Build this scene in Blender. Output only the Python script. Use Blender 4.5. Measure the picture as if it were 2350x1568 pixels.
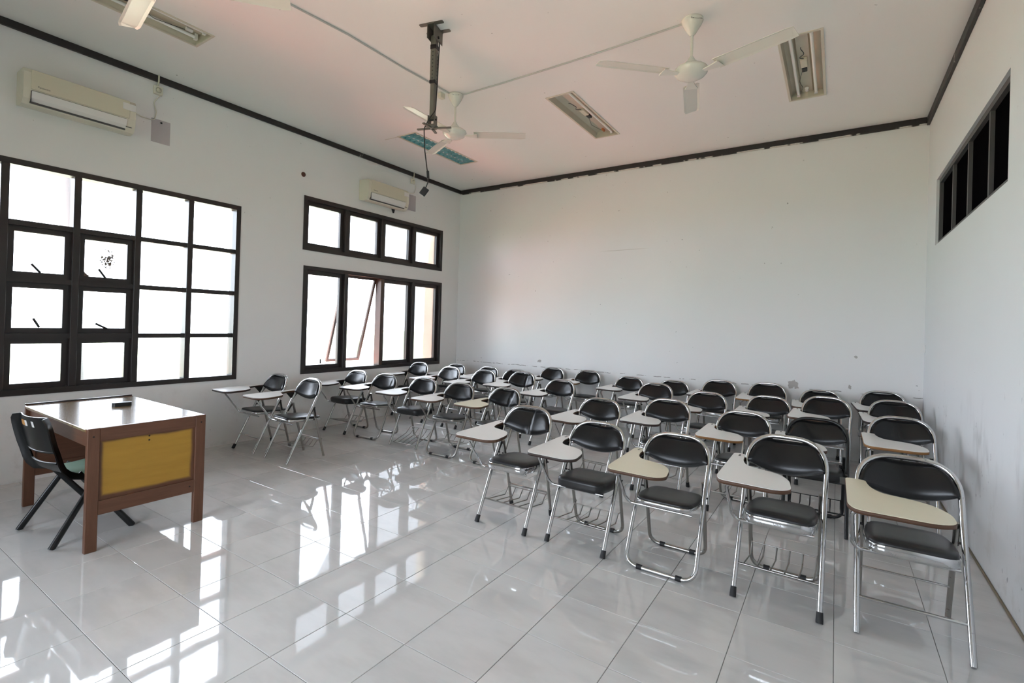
import bpy, math, random
from mathutils import Vector, Matrix
random.seed(7)
SC = bpy.context.scene
COL = SC.collection
for _o in list(bpy.data.objects): bpy.data.objects.remove(_o)

# ------------------------------------------------------------------ camera, world, sun, exposure
XL, XR, YB, YF, H = -1.704, 4.769, 6.177, -2.9, 3.822      # room: left, right, back, front wall, ceiling height
cam_d = bpy.data.cameras.new('camera'); cam = bpy.data.objects.new('camera', cam_d); COL.objects.link(cam)
cam_d.sensor_width = 36; cam_d.lens = 1144.7448*36/2350
cam_d.shift_x = 24.4096/2350; cam_d.shift_y = -45.6281/2350
cam_d.clip_start = 0.05; cam_d.clip_end = 300
def cam_matrix(yaw, pitch, roll):
    f = Vector((math.sin(yaw)*math.cos(pitch), math.cos(yaw)*math.cos(pitch), math.sin(pitch)))
    r = Vector((math.cos(yaw), -math.sin(yaw), 0)); u = r.cross(f)
    c, s = math.cos(roll), math.sin(roll)
    r2 = r*c+u*s; u2 = u*c-r*s
    return Matrix(((r2.x, u2.x, -f.x), (r2.y, u2.y, -f.y), (r2.z, u2.z, -f.z))).to_4x4()
cam.matrix_world = Matrix.Translation((3.97832, -0.84552, 1.454)) @ cam_matrix(-0.5917, 0.0037, 0.0294)
SC.camera = cam
SC.view_settings.view_transform = 'Standard'; SC.view_settings.look = 'None'
SC.view_settings.gamma = 1.0; SC.view_settings.use_curve_mapping = False
SC.view_settings.exposure = 1.54
W = bpy.data.worlds.new('overcast_sky'); SC.world = W; W.use_nodes = True
wb = W.node_tree.nodes['Background']; wb.inputs[0].default_value = (0.885, 0.96, 1.09, 1); wb.inputs[1].default_value = 4.7
sun_d = bpy.data.lights.new('sun', 'SUN'); sun_d.energy = 14.0; sun_d.angle = math.radians(3); sun_d.color = (1, 0.98, 0.95)
sun = bpy.data.objects.new('sun', sun_d); COL.objects.link(sun)
sun.rotation_euler = Vector((-0.15, 0.42, -0.89)).to_track_quat('-Z', 'Y').to_euler()
def portal(name, loc, rot, sx, sy):
    d = bpy.data.lights.new(name, 'AREA'); d.shape = 'RECTANGLE'; d.size = sx; d.size_y = sy; d.cycles.is_portal = True
    o = bpy.data.objects.new(name, d); COL.objects.link(o); o.location = loc; o.rotation_euler = rot
portal('portal_a', (XL-.2, .74, 1.72), (0, math.radians(-90), 0), 2.1, 3.0)
portal('portal_b', (XL-.2, 4.37, 1.87), (0, math.radians(-90), 0), 2.4, 2.8)
portal('portal_c', (1.8, YF-.2, 1.77), (math.radians(90), 0, 0), 3.2, 1.85)
try:
    SC.cycles.use_denoising = True
    SC.cycles.max_bounces = 10; SC.cycles.diffuse_bounces = 6; SC.cycles.glossy_bounces = 5
    SC.cycles.transparent_max_bounces = 12; SC.cycles.caustics_reflective = False; SC.cycles.caustics_refractive = False
    SC.cycles.sample_clamp_indirect = 12
except Exception: pass

# ------------------------------------------------------------------ materials
def lin(h):
    c = [int(h[i:i+2], 16)/255 for i in (0, 2, 4)]
    return tuple((v/12.92 if v <= .04045 else ((v+.055)/1.055)**2.4) for v in c)+(1,)
class NM:
    def __init__(s, name):
        s.m = bpy.data.materials.new(name); s.m.use_nodes = True; s.t = s.m.node_tree; s.n = s.t.nodes; s.l = s.t.links
        s.b = s.n['Principled BSDF']; s.out = s.n['Material Output']
    def node(s, ty, **kw):
        n = s.n.new(ty)
        for k, v in kw.items():
            if k.startswith('i_'):
                key = k[2:]; key = int(key) if key.isdigit() else key.replace('_', ' ')
                if hasattr(v, 'is_output'): s.l.new(v, n.inputs[key])
                else: n.inputs[key].default_value = v
            else: setattr(n, k, v)
        return n
    def mix(s, f, a, b):
        n = s.n.new('ShaderNodeMix'); n.data_type = 'RGBA'
        for i, v in ((0, f), (6, a), (7, b)):
            if hasattr(v, 'is_output'): s.l.new(v, n.inputs[i])
            else: n.inputs[i].default_value = v
        return n.outputs[2]
    def math(s, op, a, b=0.0, clamp=False):
        n = s.n.new('ShaderNodeMath'); n.operation = op; n.use_clamp = clamp
        for i, v in ((0, a), (1, b)):
            if hasattr(v, 'is_output'): s.l.new(v, n.inputs[i])
            else: n.inputs[i].default_value = v
        return n.outputs[0]
    def ramp(s, v, lo, hi):                                  # smooth 0..1 between lo and hi
        n = s.node('ShaderNodeMapRange', interpolation_type='SMOOTHSTEP')
        s.l.new(v, n.inputs[0]); n.inputs[1].default_value = lo; n.inputs[2].default_value = hi
        return n.outputs[0]
    def pos(s):
        return s.node('ShaderNodeNewGeometry').outputs['Position']
    def noise(s, vec, scale, detail=2.0, rough=.5, stretch=None):
        if stretch:
            mp = s.node('ShaderNodeMapping'); s.l.new(vec, mp.inputs[0]); mp.inputs['Scale'].default_value = stretch; vec = mp.outputs[0]
        n = s.node('ShaderNodeTexNoise'); s.l.new(vec, n.inputs['Vector']); n.inputs['Scale'].default_value = scale
        n.inputs['Detail'].default_value = detail; n.inputs['Roughness'].default_value = rough
        return n.outputs['Fac']
    def set(s, **kw):
        for k, v in kw.items():
            i = s.b.inputs[k.replace('_', ' ')]
            if hasattr(v, 'is_output'): s.l.new(v, i)
            else: i.default_value = v
        return s
    def bump(s, h, strength, dist=.01):
        n = s.node('ShaderNodeBump'); s.l.new(h, n.inputs['Height']); n.inputs['Strength'].default_value = strength
        n.inputs['Distance'].default_value = dist; s.l.new(n.outputs[0], s.b.inputs['Normal'])
def plain(name, col, rough=.5, metal=0.0, var=0.0, **kw):
    m = NM(name); c = col if isinstance(col, tuple) else lin(col)
    if var:
        d = tuple(x*(1-var) for x in c[:3])+(1,)
        tc = m.node('ShaderNodeTexCoord').outputs['Object']
        m.set(Base_Color=m.mix(m.noise(tc, 9, 3), d, c))
    else: m.set(Base_Color=c)
    m.set(Roughness=rough, Metallic=metal, **kw)
    return m.m

def wall_material(name, streaks=False, chips=False):
    m = NM(name); p = m.pos()
    sep = m.node('ShaderNodeSeparateXYZ'); m.l.new(p, sep.inputs[0]); X, Y, Z = sep.outputs
    base = m.mix(m.noise(p, .9, 3), *((lin('d3d4d5'), lin('d9dada')) if streaks else (lin('e2e2e1'), lin('e8e8e6'))))  # right wall base toned darker to offset its direct light
    dirt = m.math('MULTIPLY', m.ramp(m.noise(p, 5, 5, .65), .5, .75), m.ramp(Z, 1.1, .0))
    base = m.mix(m.math('MULTIPLY', dirt, .35), base, lin('a9a49a'))
    spk = m.ramp(m.noise(p, 26, 2, .5), .755, .775)
    spk = m.math('MULTIPLY', spk, m.ramp(m.noise(p, 1.7, 1), .52, .62))
    base = m.mix(m.math('MULTIPLY', spk, .55), base, lin('5d5851'))
    if streaks:                                              # right wall: smudges and scratches left by chair backs
        a = m.ramp(m.noise(p, 1.0, 3, .6, (1, 3.2, 1.7)), .52, .78)
        band = m.math('MULTIPLY', m.ramp(Z, 1.15, .7), m.ramp(Z, .02, .3))
        base = m.mix(m.math('MULTIPLY', m.math('MULTIPLY', a, band), .55), base, lin('7f7c78'))
        sc = m.ramp(m.noise(p, 1.0, 2, .5, (1, 26, 16)), .69, .72)
        sc = m.math('MULTIPLY', sc, m.math('MULTIPLY', m.ramp(m.noise(p, 3.1, 1), .5, .6), m.ramp(Z, 1.3, .9)))
        base = m.mix(m.math('MULTIPLY', sc, .6), base, lin('53525a'))
    if chips:                                                # back wall: broken plaster joint behind the chairs, bare patches
        n1 = m.noise(p, 1.0, 3, .6, (9, 1, 3)); n2 = m.noise(p, 7.0, 3, .6)
        zz = m.math('ADD', Z, m.math('MULTIPLY', m.math('ADD', n2, -.5), .035))
        line = m.math('MULTIPLY', m.ramp(m.math('ABSOLUTE', m.math('ADD', zz, -.775)), .0065, .003), m.ramp(n1, .49, .55))
        base = m.mix(m.math('MULTIPLY', line, .75), base, lin('6d665d'))
        for (px, pz, r, ax) in ((3.555, .815, .075, 1.0), (4.12, .835, .036, .6), (4.17, 1.19, .022, 1.0), (.02, .87, .03, 1.6)):
            dx = m.math('MULTIPLY', m.math('ADD', X, -px), 1/ax); dz = m.math('ADD', Z, -pz)
            rr = m.math('SQRT', m.math('ADD', m.math('MULTIPLY', dx, dx), m.math('MULTIPLY', dz, dz)))
            rr = m.math('ADD', rr, m.math('MULTIPLY', m.math('ADD', m.noise(p, 22, 3, .7), -.5), r*1.7))
            base = m.mix(m.math('MULTIPLY', m.ramp(rr, r*.72, r*.66), .8), base, lin('9c948d'))
        sl = m.math('ADD', m.math('ADD', Z, -2.58), m.math('MULTIPLY', m.math('ADD', X, -1.3), -.012))
        sl = m.math('ADD', sl, m.math('MULTIPLY', m.math('ADD', m.noise(p, 3, 2), -.5), .01))
        lm = m.math('MULTIPLY', m.ramp(m.math('ABSOLUTE', sl), .006, .002), m.math('MULTIPLY', m.ramp(X, .95, 1.2), m.ramp(X, 1.8, 1.5)))
        base = m.mix(m.math('MULTIPLY', lm, .35), base, lin('8d8672'))
    m.set(Base_Color=base, Roughness=.62)
    m.bump(m.noise(p, 60, 3, .6), .08, .002)
    return m.m
M_wall = wall_material('wall_paint'); M_wall_r = wall_material('wall_paint_scuffed_dimmed', streaks=True); M_wall_b = wall_material('wall_paint_chipped', chips=True)
def ceiling_material():
    m = NM('ceiling_paint'); p = m.pos()
    base = m.mix(m.noise(p, .8, 3), lin('ebebe7'), lin('f1f0ec'))
    spk = m.math('MULTIPLY', m.ramp(m.noise(p, 30, 1), .80, .81), m.ramp(m.noise(p, 1.1, 1), .5, .6))
    m.set(Base_Color=m.mix(m.math('MULTIPLY', spk, .7), base, lin('4c463c')), Roughness=.75)
    m.bump(m.noise(p, 1.6, 2), .12, .01)
    return m.m
M_ceil = ceiling_material()
def tile_material():
    m = NM('glazed_tile'); p = m.pos()
    oi = m.node('ShaderNodeObjectInfo')
    add = m.node('ShaderNodeVectorMath', operation='ADD'); m.l.new(p, add.inputs[0])
    comb = m.node('ShaderNodeCombineXYZ'); r = m.math('MULTIPLY', oi.outputs['Random'], 40); m.l.new(r, comb.inputs[0]); m.l.new(r, comb.inputs[2])
    m.l.new(comb.outputs[0], add.inputs[1]); v = add.outputs[0]
    n = m.noise(v, 2.2, 4, .6, (1.0, 2.6, 1.0))
    c = m.mix(m.ramp(n, .38, .72), lin('cdccca'), lin('c0bfbd'))
    c = m.mix(m.math('MULTIPLY', oi.outputs['Random'], .2), c, lin('c8c7c5'))
    m.set(Base_Color=c, Roughness=.035, Specular_IOR_Level=.8)
    m.bump(m.noise(v, 6, 2, .5), .03, .008)
    return m.m
M_tile = tile_material()
M_grout = plain('grout', '7d7b76', .8, var=.2)
def trim_material():
    m = NM('dark_trim_wood'); p = m.pos()
    chip = m.math('MULTIPLY', m.ramp(m.noise(p, 5, 4, .65), .66, .68), m.ramp(m.noise(p, 1.3, 1), .5, .58))
    m.set(Base_Color=m.mix(chip, lin('26211f'), lin('a9a196')), Roughness=.5)
    return m.m
M_trim = trim_material()
def frame_material():
    m = NM('dark_window_wood'); p = m.pos()
    m.set(Base_Color=m.mix(m.noise(p, 3, 4, .6), lin('241f1d'), lin('302a27')), Roughness=.38)
    return m.m
M_frame = frame_material()
M_frame_lit = plain('sunlit_frame_wood', '4b372c', .45, var=.3)  # warm sunlight on the open bay's mullion and sash, put into the colour
M_greyframe = plain('grey_window_paint', '4d4a4a', .5)
M_darkpane = plain('dark_pane', '0b090a', .5, Specular_IOR_Level=.0)
M_darkboard = plain('dark_board', '17130f', .5, var=.4)
def glass_material(name, dirty=False):
    m = NM(name)
    tr = m.node('ShaderNodeBsdfTransparent'); tr.inputs[0].default_value = (.97, .98, .98, 1)
    gl = m.node('ShaderNodeBsdfGlossy'); gl.inputs['Roughness'].default_value = .02
    fr = m.node('ShaderNodeFresnel'); fr.inputs[0].default_value = 1.45
    mx = m.node('ShaderNodeMixShader'); m.l.new(m.math('MULTIPLY', fr.outputs[0], .9), mx.inputs[0]); m.l.new(tr.outputs[0], mx.inputs[1]); m.l.new(gl.outputs[0], mx.inputs[2])
    end = mx.outputs[0]
    if dirty:                                                # grime spattered around a spot on the pane
        tc = m.node('ShaderNodeTexCoord').outputs['Object']
        sep = m.node('ShaderNodeSeparateXYZ'); m.l.new(tc, sep.inputs[0])
        dy = m.math('ADD', sep.outputs[1], -.985); dz = m.math('MULTIPLY', m.math('ADD', sep.outputs[2], -1.95), .62)
        rr = m.math('SQRT', m.math('ADD', m.math('MULTIPLY', dy, dy), m.math('MULTIPLY', dz, dz)))
        dn = m.noise(tc, 60, 4, .75)
        hy = m.math('ADD', sep.outputs[1], -.965); hz = m.math('ADD', sep.outputs[2], -2.005)
        hr = m.math('SQRT', m.math('ADD', m.math('MULTIPLY', hy, hy), m.math('MULTIPLY', hz, hz)))
        f = m.math('MULTIPLY', m.ramp(m.math('ADD', dn, m.math('MULTIPLY', m.math('ADD', m.ramp(rr, .13, .01), -1.0), .3)), .425, .47), m.ramp(hr, .028, .034))
        cy = m.math('ADD', sep.outputs[1], -.80); cz = m.math('ADD', sep.outputs[2], -1.765)
        cr = m.math('ADD', m.math('ADD', cy, cz), m.math('MULTIPLY', m.math('ADD', m.noise(tc, 60, 3), -.5), .05))
        f = m.math('MAXIMUM', f, m.ramp(cr, .068, .06))
        df = m.node('ShaderNodeBsdfDiffuse'); df.inputs[0].default_value = lin('7a6a5c')
        m2 = m.node('ShaderNodeMixShader'); m.l.new(m.math('MULTIPLY', f, .985), m2.inputs[0]); m.l.new(end, m2.inputs[1]); m.l.new(df.outputs[0], m2.inputs[2]); end = m2.outputs[0]
    m.l.new(end, m.out.inputs['Surface'])
    return m.m
M_glass = glass_material('window_glass'); M_glass_dirty = glass_material('dirty_window_glass', True)
def chrome_material(name, col, rough, rust):
    m = NM(name); tc = m.node('ShaderNodeTexCoord').outputs['Object']
    oi = m.node('ShaderNodeObjectInfo').outputs['Random']
    f = m.math('MULTIPLY', m.ramp(m.noise(tc, 45, 4, .7), .60, .70), rust)
    m.set(Base_Color=m.mix(f, lin(col), lin('5a4636')), Metallic=m.math('SUBTRACT', 1.0, m.math('MULTIPLY', f, .8)), Roughness=m.math('ADD', rough, m.math('MULTIPLY', f, .4)))
    return m.m
M_chrome = chrome_material('chrome', 'cccccc', .11, .35)
M_dull = chrome_material('dull_chrome', 'a5a29d', .28, .7)
M_blackpaint = plain('black_paint', '131313', .35)
def vinyl_material(name, col, rough):
    m = NM(name); tc = m.node('ShaderNodeTexCoord').outputs['Object']
    m.set(Base_Color=m.mix(m.noise(tc, 14, 3), lin(col), tuple(x*1.25 for x in lin(col)[:3])+(1,)), Roughness=rough, Specular_IOR_Level=.4)
    m.bump(m.noise(tc, 420, 2, .6), .06, .002)
    return m.m
M_vinyl = vinyl_material('black_vinyl', '0e0e0f', .27)
M_seatvinyl = vinyl_material('seat_vinyl', '232222', .33)
M_lam_grey = plain('grey_white_laminate', 'e6e5e2', .3, var=.05)
M_lam_cream = plain('cream_laminate', 'e0d9c0', .32, var=.06)
M_edge_brown = plain('brown_edge_strip', '5b3d29', .55, var=.45)
M_edge_dark = plain('dark_edge_strip', '33231c', .5, var=.3)
M_edge_orange = plain('bare_particleboard_edge', '9a6c3c', .7, var=.45)
M_rubber = plain('black_rubber', '1d1d1e', .65)
M_darkmetal = plain('dark_bracket_metal', '2e2b29', .45, .4)
M_screw = plain('dark_screw', '2a2622', .4, .5)
M_ink = plain('grey_ink', '4a4a48', .5)
def wood_material(name, a, b, rough, scale=(1, 14, 14), coat=0.0):
    m = NM(name); tc = m.node('ShaderNodeTexCoord').outputs['Object']
    n = m.noise(tc, 3.5, 5, .62, scale)
    m.set(Base_Color=m.mix(m.ramp(n, .3, .72), lin(a), lin(b)), Roughness=rough, Coat_Weight=coat, Coat_Roughness=.03)
    return m.m
M_desk = wood_material('stained_desk_wood', '5b3926', '67432f', .42, (14, 14, 1.2))
M_desk_h = wood_material('stained_desk_wood_rail', '5b3926', '67432f', .42, (1.2, 1.2, 14))
M_desktop = wood_material('lacquered_veneer', '7d6440', '95794f', .25, (2.0, 16, 16), 1.0)
M_lip = plain('dark_desk_edge', '1f1815', .3)
def panel_material():
    m = NM('yellow_plywood'); p = m.pos()
    sep = m.node('ShaderNodeSeparateXYZ'); m.l.new(p, sep.inputs[0])
    n = m.math('MULTIPLY', m.math('ADD', m.noise(p, 5, 3), -.5), .022)
    ey = m.math('SUBTRACT', .262, m.math('ABSOLUTE', m.math('ADD', sep.outputs[1], -.593)))
    ez = m.math('SUBTRACT', .174, m.math('ABSOLUTE', m.math('ADD', sep.outputs[2], -.493)))
    e = m.math('ADD', m.math('MINIMUM', ey, ez), n)
    core = m.mix(m.noise(p, 3.0, 4, .6, (1, 1.5, 9)), lin('977021'), lin('b0872f'))
    m.set(Base_Color=m.mix(m.ramp(e, -.002, .022), lin('5c3a26'), core), Roughness=.5)
    return m.m
M_panel = panel_material()
M_cream = plain('cream_plastic', 'd8d4c3', .38); M_cream2 = plain('aged_cream_plastic', 'd0cbb6', .42)
M_white = plain('white_plastic', 'e0deda', .4)
M_fan = plain('cream_fan_enamel', 'dddbd0', .22)
M_paper = plain('grey_paper', 'bdb6b8', .7, var=.1)
M_conduit = plain('white_conduit', 'bfc0bb', .5)
M_greymetal = plain('grey_mount_metal', '6e6a60', .45, .3, var=.25); M_black = plain('black_plastic', '0f0f10', .4)
M_tube = plain('fluorescent_tube', 'efeee9', .25)
M_lamp = plain('lamp_enamel', 'd8d1bf', .45, var=.15); M_lampin = plain('lamp_reflector', 'd2cab6', .4, var=.2)
M_teal = plain('painted_sky_reflection', '86ccd2', .25, .25, var=.3)  # teal is the sky's reflection, put into the tray colour
M_tealblade = plain('sky_tinted_louver', 'a5dade', .25, .4)  # same sky reflection coloured onto the louver blades
M_copper = plain('orange_wire_cap', 'b06a3c', .5)
M_green = plain('green_cushion', 'b5d6bf', .75, var=.12); M_shell = plain('black_chair_plastic', '141516', .3)
M_orange = plain('orange_sticker', 'b98242', .5)
M_ground = plain('grass_green', '979d85', .95, var=.25); M_pave = plain('pink_paving', 'dc8674', .9, var=.15); M_yellow = plain('yellow_outer_paint', 'fbf6df', .8); M_pole = plain('pale_pole', '484848', .8)
M_redbrown = plain('brown_plug', '5a3322', .5)

# ------------------------------------------------------------------ mesh helpers
class MB:
    def __init__(s): s.v = []; s.f = []; s.sm = []
    def add(s, verts, faces, smooth=False):
        b = len(s.v); s.v += [tuple(v) for v in verts]
        for f in faces: s.f.append(tuple(b+i for i in f)); s.sm.append(smooth)
        return s
    def box(s, x0, x1, y0, y1, z0, z1, bev=0.0):
        if bev <= 0:
            v = [(x, y, z) for z in (z0, z1) for y in (y0, y1) for x in (x0, x1)]
            return s.add(v, [(0, 2, 3, 1), (4, 5, 7, 6), (0, 1, 5, 4), (2, 6, 7, 3), (0, 4, 6, 2), (1, 3, 7, 5)])
        c = ((x0+x1)/2, (y0+y1)/2, (z0+z1)/2); h = ((x1-x0)/2, (y1-y0)/2, (z1-z0)/2)
        vs = []; idx = {}
        for sx in (-1, 1):
            for sy in (-1, 1):
                for sz in (-1, 1):
                    for a in range(3):
                        q = [sx*(h[0]-bev), sy*(h[1]-bev), sz*(h[2]-bev)]; q[a] = (sx, sy, sz)[a]*h[a]
                        idx[(sx, sy, sz, a)] = len(vs); vs.append((c[0]+q[0], c[1]+q[1], c[2]+q[2]))
        fs = []
        for a in range(3):
            b, d = (a+1) % 3, (a+2) % 3
            for sa in (-1, 1):
                ring = []
                for sb, sd in ((-1, -1), (1, -1), (1, 1), (-1, 1)):
                    k = [0, 0, 0]; k[a] = sa; k[b] = sb; k[d] = sd; ring.append(idx[(*k, a)])
                fs.append(tuple(ring if sa > 0 else ring[::-1]))
                for sb in (-1, 1):
                    if a < b or True:
                        pass
        for a, b in ((0, 1), (1, 2), (2, 0)):
            d = 3-a-b
            for sa in (-1, 1):
                for sb in (-1, 1):
                    q = []
                    for sd in (-1, 1):
                        k = [0, 0, 0]; k[a] = sa; k[b] = sb; k[d] = sd; q.append((idx[(*k, a)], idx[(*k, b)]))
                    f = (q[0][0], q[1][0], q[1][1], q[0][1])
                    fs.append(f if sa*sb < 0 else f[::-1])
        for sx in (-1, 1):
            for sy in (-1, 1):
                for sz in (-1, 1):
                    f = (idx[(sx, sy, sz, 0)], idx[(sx, sy, sz, 1)], idx[(sx, sy, sz, 2)])
                    fs.append(f if sx*sy*sz > 0 else f[::-1])
        return s.add(vs, fs)
    def tube(s, pts, r, n=8, caps=True, sq=1.0, up=(0, 0, 1)):
        pts = [Vector(p) for p in pts]; m = len(pts); rings = []
        t0 = (pts[1]-pts[0]).normalized(); u = Vector(up)
        if abs(t0.dot(u)) > .95: u = Vector((1, 0, 0))
        nrm = (u-t0*u.dot(t0)).normalized()
        vs = []
        for i in range(m):
            t = ((pts[min(i+1, m-1)]-pts[i]).normalized()+(pts[i]-pts[max(i-1, 0)]).normalized())
            t = t.normalized() if t.length > 1e-9 else t0
            nrm = (nrm-t*nrm.dot(t)).normalized(); b = t.cross(nrm)
            rr = r[i] if isinstance(r, (list, tuple)) else r
            for k in range(n):
                a = 2*math.pi*k/n
                vs.append(pts[i]+nrm*math.cos(a)*rr*sq+b*math.sin(a)*rr)
        fs = [(i*n+k, i*n+(k+1) % n, (i+1)*n+(k+1) % n, (i+1)*n+k) for i in range(m-1) for k in range(n)]
        s.add(vs, fs, True)
        if caps:
            e = (m-1)*n
            s.add(vs[:n], [tuple(range(n))[::-1]]); s.add(vs[e:], [tuple(range(n))])
        return s
    def lathe(s, prof, n=24, loc=(0, 0, 0)):
        vs = []; fs = []
        for r, z in prof:
            for k in range(n):
                a = 2*math.pi*k/n; vs.append((loc[0]+r*math.cos(a), loc[1]+r*math.sin(a), loc[2]+z))
        for i in range(len(prof)-1):
            for k in range(n): fs.append((i*n+k, i*n+(k+1) % n, (i+1)*n+(k+1) % n, (i+1)*n+k))
        return s.add(vs, fs, True)
    def prism(s, outline, z0, z1, smooth=False):               # outline: list of (x, y), counter-clockwise
        n = len(outline)
        vs = [(x, y, z0) for x, y in outline]+[(x, y, z1) for x, y in outline]
        s.add(vs, [tuple(range(n))[::-1], tuple(range(n, 2*n))])
        return s.add(vs, [(i, (i+1) % n, n+(i+1) % n, n+i) for i in range(n)], smooth)
    def mesh(s, name):
        me = bpy.data.meshes.new(name); me.from_pydata(s.v, [], s.f)
        me.polygons.foreach_set('use_smooth', s.sm); me.update()
        return me
def swap_xz(mb, fn):
    mb.v = [fn(*v) for v in mb.v]; return mb
def obj(name, mb, mat, parent=None):
    me = mb if isinstance(mb, bpy.types.Mesh) else mb.mesh(name)
    if mat is not None and not me.materials: me.materials.append(mat)
    o = bpy.data.objects.new(name, me); COL.objects.link(o)
    if parent: o.parent = parent
    return o
def tag(o, label=None, cat=None, group=None, kind=None):
    for k, v in (('label', label), ('category', cat), ('group', group), ('kind', kind)):
        if v: o[k] = v
    return o
def empty(name, loc, rz=0, scale=None, **kw):
    o = bpy.data.objects.new(name, None); COL.objects.link(o); o.location = loc; o.rotation_euler = (0, 0, rz)
    if scale: o.scale = scale
    o.empty_display_size = .1
    return tag(o, **kw)
def struct(name, mb, mat, parent=None):
    return tag(obj(name, mb, mat, parent), kind='structure')
def fillet(pts, r, n=6):
    pts = [Vector(p) for p in pts]; out = [pts[0]]
    for i in range(1, len(pts)-1):
        a, b, c = pts[i-1], pts[i], pts[i+1]
        u = (a-b).normalized(); v = (c-b).normalized(); th = u.angle(v)
        rr = r[i-1] if isinstance(r, (list, tuple)) else r
        d = min(rr/math.tan(th/2), (a-b).length*.49 if i > 1 else (a-b).length*.98, (c-b).length*.49 if i < len(pts)-2 else (c-b).length*.98)
        p0 = b+u*d; p1 = b+v*d
        for k in range(n+1):
            t = k/n; out.append(p0*(1-t)**2+b*2*t*(1-t)+p1*t*t)
    out.append(pts[-1])
    return out
def round_outline(pts, rs, n=5):                              # closed 2-D outline with rounded corners
    m = len(pts); out = []
    for i in range(m):
        a, b, c = Vector(pts[i-1]), Vector(pts[i]), Vector(pts[(i+1) % m]); r = rs[i] if isinstance(rs, (list, tuple)) else rs
        u = (a-b).normalized(); v = (c-b).normalized()
        d = min(r, (a-b).length*.48, (c-b).length*.48)
        p0, p1 = b+u*d, b+v*d
        for k in range(n+1):
            t = k/n; q = p0*(1-t)**2+b*2*t*(1-t)+p1*t*t; out.append((q.x, q.y))
    return out
def plate(axis, at, thick, u0, u1, v0, v1, holes):            # wall or ceiling slab with rectangular openings; at = room side
    us = sorted({u0, u1}|{x for h in holes for x in h[:2]}); vs_ = sorted({v0, v1}|{x for h in holes for x in h[2:]})
    solid = {}
    for i in range(len(us)-1):
        for j in range(len(vs_)-1):
            cu, cv = (us[i]+us[i+1])/2, (vs_[j]+vs_[j+1])/2
            solid[i, j] = not any(h[0] < cu < h[1] and h[2] < cv < h[3] for h in holes)
    mb = MB()
    P = {0: lambda u, v, w: (w, u, v), 1: lambda u, v, w: (u, w, v), 2: lambda u, v, w: (u, v, w)}[axis]
    for (i, j), ok in solid.items():
        if not ok: continue
        a, b, c, d = us[i], us[i+1], vs_[j], vs_[j+1]
        for w in (at, at+thick):
            mb.add([P(a, c, w), P(b, c, w), P(b, d, w), P(a, d, w)], [(0, 1, 2, 3)])
        for di, dj, e in ((-1, 0, ((a, c), (a, d))), (1, 0, ((b, c), (b, d))), (0, -1, ((a, c), (b, c))), (0, 1, ((a, d), (b, d)))):
            if not solid.get((i+di, j+dj), False):
                (p, q), (r, t) = e
                mb.add([P(p, q, at), P(r, t, at), P(r, t, at+thick), P(p, q, at+thick)], [(0, 1, 2, 3)])
    return mb
def text_mesh(body, size):
    c = bpy.data.curves.new('lettering', 'FONT'); c.body = body; c.size = size; c.align_x = 'CENTER'; c.align_y = 'CENTER'; c.extrude = .0006
    o = bpy.data.objects.new('lettering', c); COL.objects.link(o)
    bpy.context.view_layer.update()
    me = bpy.data.meshes.new_from_object(o.evaluated_get(bpy.context.evaluated_depsgraph_get()))
    bpy.data.objects.remove(o); return me

# ------------------------------------------------------------------ room shell
T = .4
LIGHTS = [(-.613, .613), (-.613, 4.343), (1.560, 4.343), (3.683, 4.363)]          # centres of the recessed lamps
LW, LL = .32, 1.31
W1 = (-.715, 2.205, .73, 2.705); W2 = (3.01, 5.71, 2.325, 3.02); W3 = (3.03, 5.72, .728, 2.125); W4 = (3.105, 5.63, 2.35, 3.0); W5 = (.2, 3.4, .85, 2.7)
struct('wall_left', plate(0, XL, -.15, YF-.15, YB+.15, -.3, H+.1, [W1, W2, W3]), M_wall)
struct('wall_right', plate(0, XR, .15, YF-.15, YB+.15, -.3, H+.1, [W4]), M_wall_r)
struct('wall_back', plate(1, YB, .15, XL-.15, XR+.15, -.3, H+.1, []), M_wall_b)
struct('wall_front', plate(1, YF, -.15, XL-.15, XR+.15, -.3, H+.1, [W5]), M_wall)
struct('ceiling', plate(2, H, .12, XL-.15, XR+.15, YF-.15, YB+.15, [(x-LW/2+.012, x+LW/2-.012, y-LL/2+.012, y+LL/2-.012) for x, y in LIGHTS]), M_ceil)
floor = struct('floor', MB().box(XL-.1, XR+.1, YF-.1, YB+.1, -.3, -.0035), M_grout)
def tile_mesh(w, d):
    return MB().box(-w/2, w/2, -d/2, d/2, -.012, 0, .0016).mesh('tile')
TM = {}
G = .0022
for j in range(-1, 16):
    for i in range(-5, 12):
        x0, x1 = max(i*T, XL), min((i+1)*T, XR); y0, y1 = j*T, min((j+1)*T, YB)
        w, d = round(x1-x0-G, 4), round(y1-y0-G, 4)
        if (w, d) not in TM: TM[w, d] = tile_mesh(w, d); TM[w, d].materials.append(M_tile)
        o = obj('tile', TM[w, d], None, floor); o.location = ((x0+x1)/2, (y0+y1)/2, random.uniform(-.0003, .0003))
        o.rotation_euler = (random.uniform(-.0011, .0011), random.uniform(-.0011, .0011), 0)
mb = MB()
for j in range(-8, -1):
    for i in range(-5, 12):
        x0, x1 = max(i*T, XL), min((i+1)*T, XR); y0, y1 = max(j*T, YF), (j+1)*T
        mb.box(x0+G/2, x1-G/2, y0+G/2, y1-G/2, -.012, 0)
tag(obj('tile_field', mb, M_tile, floor), kind='stuff')
def cornice(name, a, b, nx, ny, h, mat=None):                            # a dark board along the top of a wall
    x0, x1 = sorted((a[0], b[0]+nx*.028)); y0, y1 = sorted((a[1], b[1]+ny*.028))
    struct(name, MB().box(x0, x1, y0, y1, H-h, H, .004), mat or M_trim)
M_trim_b = NM('peeling_trim_wood')
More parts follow.
